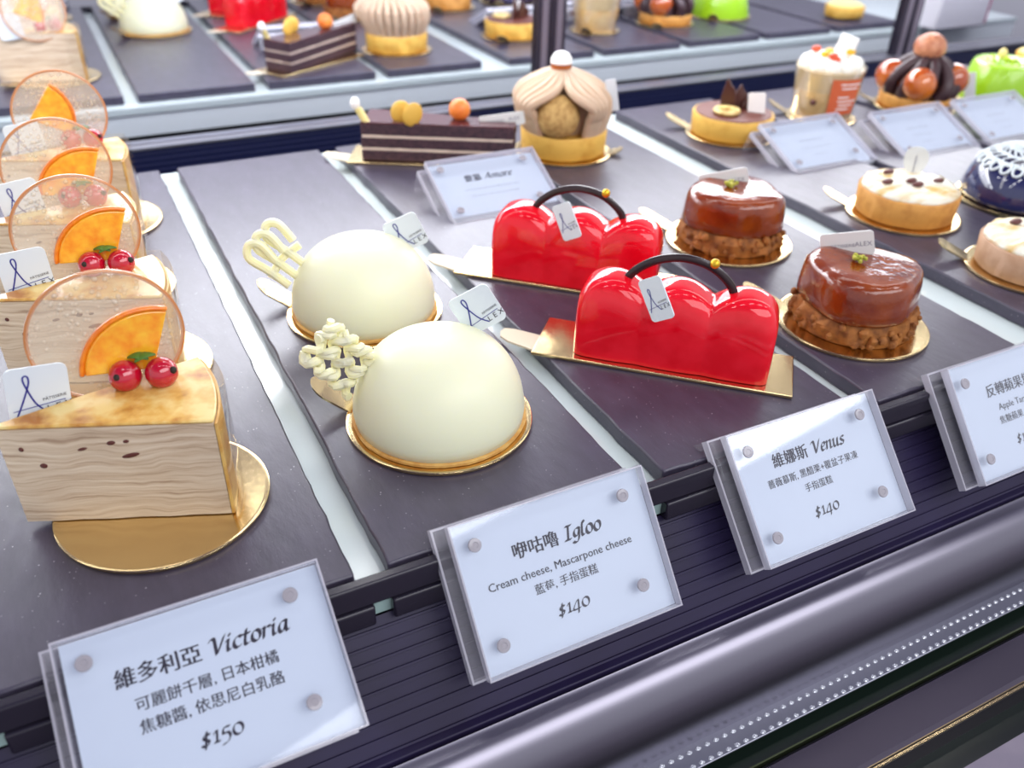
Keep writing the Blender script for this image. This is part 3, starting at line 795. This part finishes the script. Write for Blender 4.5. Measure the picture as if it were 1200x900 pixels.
# clear leaf shaped tag on the tart
t = thing('leaf_tag', 'clear round leaf-like tag standing on the cream topped tart', 'name tag', (2.275, 1.72, .095))
base = math.atan2(1.72, 2.275)-PI/2; t.rotation_euler = (0, 0, base)
MB().prism([(.034*math.sin(2*PI*i/28)*(1-.25*math.cos(2*PI*i/28)), .042+.046*-math.cos(2*PI*i/28)) for i in range(28)], -.001, .001, lambda a, b, z: (a, z, b)).build('leaf', mk('frosted_leaf', '#e4e6e0', .2, alpha=.6), t)
MB().tube([(0, -.002, .0), (0, -.002, .06)], .0015, 6).build('vein', M['inklight'], t)

t = thing('chocolate_tart', 'round chocolate tart with dark shards and banana slice', 'tart', (2.218, 2.495, 0))
crust(t, .150, .085, 'yellowcrust')
MB().lathe([(0, .074), (.133, .074), (.140, .080), (.139, .088), (.12, .091), (0, .092)], 56).build('cocoa_filling', M['cocoa'], t)
m = MB(); m.lathe([(.022, .094), (.045, .094), (.050, .102), (.045, .110), (.030, .110), (.022, .104), (.022, .094)], 32, c=(-.055, -.025, 0)); m.build('banana_slice', M['banana'], t)
for k, (px_, py_, w_, h_, an) in enumerate(((-.005, .03, .055, .115, -.75), (.035, .02, .060, .088, -.5), (.065, -.01, .070, .060, -.3))):
    m = MB(); m.prism([(-w_/2, 0), (w_/2, 0), (w_*.46, h_*.62), (w_*.22, h_*.75), (.0, h_), (-w_*.3, h_*.62), (-w_*.45, h_*.4)], -.006, .006, lambda a, b, z: (a, z, b))
    m.xf(Matrix.Translation((px_, py_, .089)) @ Matrix.Rotation(an, 4, 'Z') @ Matrix.Rotation(.12*(k-1), 4, 'Y')); m.build('chocolate_shard', M['shard'], t, bevel=.002)
round_board(2.218, 2.495, .165, 2.3, 'round gold board under the chocolate tart', .05, .10)
tag_card((2.272, 2.44, .122), .062, .080, 6, 'small white square tag on the chocolate tart', mode='none', mat='sugar')

# chestnut cream tart
t = thing('chestnut_tart', 'tart piped with swirled chestnut cream holding a cookie ball', 'tart', (1.54, 2.575, 0))
crust(t, .150, .088, 'yellowcrust')
m = MB(); rnd = random.Random(3)
CA = math.atan2(-2.575, -1.54)
for k in range(26):
    a = CA+2*PI*(k+.5)/26
    off = (a-CA+PI) % (2*PI)-PI
    side = math.copysign(1, off)
    pts = []
    for i in range(17):
        s_ = i/16
        if abs(off) < .95:
            b0 = side*(.60+.35*abs(off)/.95); w_ = min(1, max(0, (s_-.42)/.45)); w_ = w_*w_*(3-2*w_)
            th = CA+b0+(off-b0)*w_+.9*max(0, s_-.6)**1.5
        else: th = a+.9*max(0, s_-.6)**1.5
        r_ = .128+.028*math.sin(PI*min(1, s_*1.2)) if s_ < .45 else (.150*math.cos((s_-.45)/.55*PI/2)**.85+.008)
        if abs(off) < .95: r_ += .020*math.sin(PI*min(1, max(0, (s_-.25)/.6)))
        z = .088+.190*s_**.85
        pts.append((r_*math.cos(th)-.018*s_, r_*math.sin(th)+.01*s_, z))
    m.tube(catmull(pts, 2), lambda u: .0175-.004*u, 8)
m.ball((0, .02, .14), .115, 20, 12)
m.build('chestnut_cream', M['chestnut'], t)
m = MB(); m.ball((.108*math.cos(CA)-.018, .108*math.sin(CA)+.01, .152), .072, 24, 14, (1, 1, .98), fn=lambda q, p: q*(1+.03*nz(p, 5))); m.build('cookie_ball', M['cookie'], t)
m = MB(); m.ball((-.018, .01, .292), .036, 20, 12, (1, 1, 1.1)); ch = m.build('glazed_chestnut', M['glaze'], t)
m = MB(); m.lathe([(.036, 0), (.034, .016), (.024, .030), (.010, .036), (0, .037)], 24, c=(-.018, .01, .3)); m.build('sugar_cap', M['sugar'], ch)
round_board(1.54, 2.575, .168, -.6, 'round gold board under the chestnut cream tart', .01, .02)
tag_card((1.665, 2.48, .205), .036, .105, 12, 'narrow white tag leaning beside the chestnut cream tart', mode='none')

# layered chocolate slice
t = thing('layered_chocolate_slice', 'layered chocolate cream slice topped with yellow and orange pieces', 'cake', (1.09, 2.64, 0))
Q = [(.861-1.09, 2.735-2.64), (1.302-1.09, 2.488-2.64), (1.345-1.09, 2.555-2.64), (.945-1.09, 2.865-2.64)]
H0 = .0105
for k, (z0, z1, mt, nm, e) in enumerate(((H0, .043, 'sponge', 'sponge_layer', 1), (.0432, .053, 'creamlayer', 'cream_layer', .985), (.0532, .085, 'sponge', 'sponge_layer', 1), (.0852, .095, 'creamlayer', 'cream_layer', .985), (.0952, .130, 'sponge', 'sponge_layer', 1), (.1302, .137, 'ganache', 'ganache_top', 1.0))):
    m = MB(); dens = []
    for i in range(4):
        a, b = Vector(Q[i]), Vector(Q[(i+1) % 4]); n_ = max(2, int((b-a).length/.02))
        for j in range(n_):
            p = a.lerp(b, j/n_)*e; dens.append((p.x+.003*nz((p.x, p.y, k), 40), p.y+.003*nz((p.x, p.y, k+9), 40)))
    m.prism(dens, z0, z1); m.build(nm, M[mt], t, bevel=.002)
for cx, cy_, an in ((-.10, .055, .3), (-.075, .015, .9)):
    m = MB(); m.ball((0, 0, 0), .034, 18, 10, (1, .35, 1.15)); m.xf(Matrix.Translation((cx, cy_, .165)) @ Matrix.Rotation(an-.9, 4, 'Z') @ Matrix.Rotation(.45, 4, 'Y')); m.build('yellow_wafer', M['yellow'], t)
m = MB(); m.ball((.085, .00, .168), .036, 20, 12, (1, 1, 1.0)); m.build('orange_ball', M['orangeball'], t)
m = MB(); m.tube([(-.205, .095, .13), (-.225, .115, .175)], .012, 12); p = m.build('dropper', M['lemon'], t)
m = MB(); m.ball((-.232, .121, .190), .016, 14, 8, (1, 1, 1.3)); m.build('dropper_bulb', M['sugar'], p)
tb = rect_board(.806, 2.80, math.atan2(2.488-2.735, 1.302-.861), .53, .175, 'gold board under the layered chocolate slice')
tb.location = Vector((.808, 2.742, 0))*S
tag_card((1.292, 2.56, .142), .150, .042, 9, 'long white strip tag on the layered chocolate slice', mode='strip', mat='tagback')

# fruit cup
t = thing('dessert_cup', 'clear cup of layered cream with whipped cream and fruit on top', 'dessert cup', (2.70, 2.53, 0))
m = MB(); m.lathe([(0, .010), (.104, .010), (.110, .016), (.120, .118), (.119, .120), (0, .120)], 48); m.build('sponge_layer', M['cuplower'], t)
m = MB(); m.lathe([(0, .1205), (.120, .1205), (.128, .195), (.12, .198), (0, .198)], 48); m.build('cream_layer', M['cupcream'], t)
m = MB(); m.lathe([(.112, .010), (.116, .011), (.134, .205), (.131, .205), (.112, .012)], 48); m.build('clear_cup', M['film'], t)
m = MB(); rnd = random.Random(5)
for k in range(11):
    a = 2*PI*k/11; m.ball((.088*math.cos(a), .088*math.sin(a), .208), .034, 12, 8, (1, 1, .9))
m.ball((0, 0, .21), .07, 16, 8, (1, 1, .5)); m.build('whipped_cream', M['cream2'], t)
for k in range(9):
    a = rnd.uniform(0, 6.28); r_ = rnd.uniform(.02, .085)
    m = MB(); m.ball((r_*math.cos(a), r_*math.sin(a), .242+rnd.uniform(-.006, .01)), .018, 10, 6, (1.2, .9, .7)); m.build('fruit_piece', M['fruit' if k % 3 else 'fruitred'], t)
m = MB(); m.box(-.035, .035, -.01, .01, 0, .075); m.xf(Matrix.Translation((.045, .0, .235)) @ Matrix.Rotation(-.85, 4, 'Z') @ Matrix.Rotation(.25, 4, 'Y')); m.build('nougat_piece', M['sugar'], t, bevel=.006)
# curved orange label with white lettering on the cup's right flank
va = math.atan2(-2.53, -2.70)
def cupw(a, z, o_=0.0): r_ = .1175+(.134-.1155)*(z-.011)/.194+.0015+o_; return Vector((r_*math.cos(a), r_*math.sin(a), z))
m = MB(); m.grid([[cupw(va+.15+.95*i/16, z) for i in range(17)] for z in (.045, .09, .135, .178)]); lb = m.build('printed_label', M['orangelabel'], t)
m = MB()
for z, a0, a1 in ((.158, .25, .95), (.143, .3, .85), (.110, .25, .6), (.095, .25, .9), (.080, .3, .8), (.065, .25, .7)):
    m.grid([[cupw(va+.15+a0+(a1-a0)*i/10, zz, .001) for i in range(11)] for zz in (z, z+.005)])
m.build('lettering', M['sugar'], lb, smooth=False)
m = MB(); q = cupw(va-.30, .085, -.002); m.ball(q, .012, 10, 6); m.build('berry_dot', M['petal'], t)
round_board(2.70, 2.53, .135, 2.4, 'round gold board under the dessert cup', .05, .08)

# tart with caramel balls
t = thing('caramel_ball_tart', 'tart with dark chocolate cream, caramel balls and a choux puff', 'tart', (3.19, 2.495, 0))
crust(t, .150, .06, 'crust')
m = MB()
for k in range(10):
    a = 2*PI*k/10+.2
    pts = [(.115*math.cos(a), .115*math.sin(a), .06), (.130*math.cos(a+.1), .130*math.sin(a+.1), .11), (.085*math.cos(a+.3), .085*math.sin(a+.3), .17), (.03*math.cos(a+.5), .03*math.sin(a+.5), .20)]
    m.tube(catmull(pts, 6), lambda u: .032-.012*u, 10)
m.ball((0, 0, .11), .085, 16, 10); m.build('chocolate_cream', M['cacao'], t)
for a, r_ in ((va_ := math.atan2(-2.495, -3.19), .125), (va_-1.35, .12), (va_+1.8, .12)):
    m = MB(); m.ball((r_*math.cos(a), r_*math.sin(a), .118), .064, 24, 14); m.build('caramel_ball', M['caramelball'], t)
m = MB(); m.ball((0, 0, .236), .062, 20, 12, (1, 1, .9), fn=lambda q, p: q*(1+.06*nz(p, 3))); m.build('choux_puff', M['choux'], t)
round_board(3.19, 2.495, .165, 2.4, 'round gold board under the caramel ball tart', .03, .06)

# lime green cake
t = thing('green_glazed_cake', 'lime green round cake with sloping sides and crumb top', 'cake', (3.63, 2.43, 0))
m = MB(); m.lathe([(0, .0095), (.170, .0095), (.172, .02), (.142, .150), (.134, .160), (.11, .156), (0, .154)], 64); m.build('green_glaze', M['green'], t, sharp=70)
m = MB(); rnd = random.Random(9)
for k in range(40):
    a = rnd.uniform(0, 6.28); r_ = rnd.uniform(.0, .085); m.ball((r_*math.cos(a)+.02, r_*math.sin(a)+.03, .157), rnd.uniform(.005, .009), 7, 5)
m.build('green_crumbs', M['greencrumb'], t)['kind'] = 'stuff'
m = MB(); m.ball((-.02, .03, .185), .018, 14, 8, (1, 1, 1.3)); m.build('golden_physalis', M['lemon'], t)
round_board(3.63, 2.43, .182, 2.4, 'round gold board under the lime green cake', .03, .04)
tag_card((3.36, 2.385, .085), .04, .125, 14, 'narrow white tag leaning against the lime green cake', mode='none')

# midnight blue dome with lace
t = thing('blue_glazed_dome', 'dark midnight blue glossy dome cake with white lace on top', 'cake', (2.645, 1.60, 0))
pr_ = [(0, .0095), (.165, .0095), (.172, .02)]
for i in range(1, 19):
    a = PI/2*i/18; pr_.append((.172*math.cos(a)**.75 if i < 18 else 0, .02+.148*math.sin(a)**1.0))
m = MB(); m.lathe(pr_, 64); m.build('glazed_dome', M['navy'], t, sharp=80)
m = MB(); rings = [(.03, .034), (.065, .068), (.095, .098), (.122, .125)]
def domez(r_):
    r_ = min(r_, .170); c_ = (r_/.172)**(1/.75); return .02+.148*math.sqrt(max(0, 1-c_*c_))+.003
for r0, r1 in rings:
    m.grid([[Vector((rr*(1+.03*math.cos(12*2*PI*i/96)*(rr > .06))*math.cos(2*PI*i/96), rr*(1+.03*math.cos(12*2*PI*i/96)*(rr > .06))*math.sin(2*PI*i/96), domez(rr)+.0005)) for i in range(97)] for rr in (r0-.004, r1+.004)])
for k in range(24):
    a = 2*PI*k/24
    pts = [Vector((rr*math.cos(a+.12*math.sin(rr*150)), rr*math.sin(a+.12*math.sin(rr*150)), domez(rr)+.001)) for rr in [.02+.0095*i for i in range(12)]]
    m.tube(pts, .0032, 5)
    ca = a+PI/24
    m.tube([Vector((.134*math.cos(ca)+.014*math.cos(q), .134*math.sin(ca)+.014*math.sin(q), domez(.134+.011*math.cos(q-ca))+.001)) for q in [2*PI*i/10 for i in range(11)]], .004, 5)
m.build('lace_doily', M['lace'], t)
round_board(2.645, 1.60, .182, 2.3, 'round gold board under the midnight blue dome', .03, .05)

# things that show in the mirror at the far right end of the shelf
t = thing('lemon_tart', 'small plain yellow tart seen in the mirror above the fruit cup', 'tart', (4.32, 2.74, 0))
crust(t, .115, .07, 'yellowcrust'); MB().lathe([(0, .062), (.10, .062), (.106, .075), (.08, .088), (0, .092)], 40).build('lemon_cream', M['lemon'], t)
t = thing('gift_box', 'white box with a pink side reflected at top right of the mirror', 'box', (4.93, 2.98, -.036))
MB().box(-.22, .2, -.12, .12, 0, .26).build('carton', M['boxwhite'], t, bevel=.012)
MB().box(.2005, .225, -.11, .11, 0.01, .25).build('pink_end', M['pinkside'], t, bevel=.006)

# ================================================================== acrylic price signs
def price_sign(label, X, Y, Z, th, lines, lip=.088, yawr=0.0):
    t = thing('price_sign', label, 'price sign', (X, Y, Z), yawr, 'acrylic price signs')
    th = math.radians(th); c_, s_ = math.cos(th), math.sin(th); W_, L = .366, .25
    def F(a, s__, n_): return (a, -s__*c_-n_*s_, -s__*s_+n_*c_)
    def bx(m, a0, a1, s0, s1, n0, n1):
        m.prism([(a0, s0), (a1, s0), (a1, s1), (a0, s1)], n0, n1, F); return m
    def ring(nm, par, a0, a1, s0, s1, n0, n1, e=.0035):
        m = MB()
        for q in ((a0, a1, s0, s0+e), (a0, a1, s1-e, s1), (a0, a0+e, s0+e, s1-e), (a1-e, a1, s0+e, s1-e)): bx(m, *q, n0, n1)
        m.build(nm, M['acrylicedge'], par, smooth=False)
    bk = MB(); bx(bk, -.018, W_-.012, .0, L+.002, -.052, -.036); bko = bk.build('back_plate', M['acrylicback'], t, smooth=False)
    fpo = bx(MB(), .002, W_-.002, .002, L-.002, -.018, 0).build('front_plate', M['acrylic'], t, smooth=False)
    ring('edge_highlight', fpo, 0, W_, 0, L, -.0182, .0002, .0025); ring('edge_highlight', bko, -.0185, W_-.0115, -.0005, L+.0025, -.0522, -.0358)  # rings added to paint the highlights round both plates
    lp = MB(); bx(lp, -.018, W_-.012, 0, .014, -.052-lip, -.0525); lp.build('hook_lip', M['acrylicback'], t, smooth=False)
    card = bx(MB(), .008, W_-.003, .004, L-.003, -.0215, -.0188).build('price_card', M['paper'], t, smooth=False)
    for a, s__ in ((.036, .040), (W_-.052, .040), (.037, L-.047), (W_-.062, L-.056)):
        m = MB(); prof = [(0, .0012), (.0045, .0012), (.0055, .0022), (.0105, .0020), (.0115, .0002), (.0115, -.0015), (0, -.0015)]
        m.lathe([(r_, z) for r_, z in prof], 20); m.warp(lambda v: Vector(F(a+v.x, s__+v.y, v.z))); sc_ = m.build('screw', M['screw'], t)
        m = MB(); m.lathe([(0, -.022), (.010, -.022), (.010, -.0355), (0, -.0355)], 16); m.warp(lambda v: Vector(F(a+v.x, s__+v.y, v.z))); m.build('spacer', M['acrylicback'], sc_)
    fn = lambda x, y: F(x, -y, -.0184)
    title = MB(); small = MB()
    cjk, latin, sub, price = lines
    if cjk is not None:
        wt = len(cjk)*.0288; tot = wt+.010+nib_width(latin, .0375)
        x0 = W_*.50-tot/2
        if cjk: add_text(title, cjk, .0288, x0, -.084, fn, bold=.0014)
        add_nib(title, latin, .0375, x0+wt+.010, -.084, fn)
    title.build('title_lettering', M['ink'], card, smooth=False)
    for (txt, sz, y) in sub: add_text(small, txt, sz, W_*.49, y, fn, 'c', bold=.0004)
    if price:
        add_nib(small, price, .036, W_*.49-nib_width(price, .036)/2, -.196, fn, shear=.12, nib=.11)
    small.build('small_lettering', M['ink'], card, smooth=False)
    return t
M['screw'] = mk('clear_screw', '#aba5aa', .15, coat=.5, alpha=.7)
price_sign('white price sign below the nearest mille crepe slice, priced $150', -.180, .958, .058, 33.1, ('維多利亞', 'Victoria', [('可麗餅千層, 日本柑橘', .0205, -.121), ('焦糖醬, 依思尼白乳酪', .0205, -.151)], '$150'))
price_sign('white price sign in front of the white domes, English line under its title', .388, .935, .058, 49.5, ('咿咕嚕', 'Igloo', [('Cream cheese, Mascarpone cheese', .0192, -.122), ('藍莓, 手指蛋糕', .0185, -.150)], '$140'))
price_sign('white price sign in front of the red lobed cakes', .940, .938, .058, 46.2, ('維娜斯', 'Venus', [('薔薇慕斯, 黑醋栗+覆盆子果凍', .0172, -.118), ('手指蛋糕', .0172, -.146)], '$140'))
price_sign('white price sign at the right edge of the photo, front row', 1.505, .925, .058, 48.5, ('反轉蘋果塔', '', [('Apple Tartin', .0200, -.118), ('焦糖蘋果, 酥餅', .0185, -.146)], '$150'))
def dash(m):
    pass
rear = [('tilted price sign standing before the layered chocolate slice', .935, 2.362, .113, 26.7, ('愛慕', 'Amore', [('— — — — — — — — —', .016, -.122), ('— — — — — — — —', .016, -.148)], None)),
        ('tilted price sign in front of the chocolate tart', 2.160, 2.290, .105, 24, (None, '', [('— — — —', .022, -.10), ('— — — — — — —', .016, -.135), ('— — —', .016, -.170)], None)),
        ('tilted price sign between the dessert cup and the cream topped tart', 2.640, 2.245, .105, 24.5, (None, '', [('— — — —', .022, -.10), ('— — — — —', .016, -.135), ('— — —', .016, -.170)], None)),
        ('tilted price sign before the lime green cake', 3.075, 2.245, .105, 24.5, (None, '', [('— — — —', .022, -.10), ('— — — — —', .016, -.135), ('— — —', .016, -.170)], None))]
for l_, X, Y, Z, th, ln in rear:
    price_sign(l_, X, Y, Z, th, ln, lip=.058)
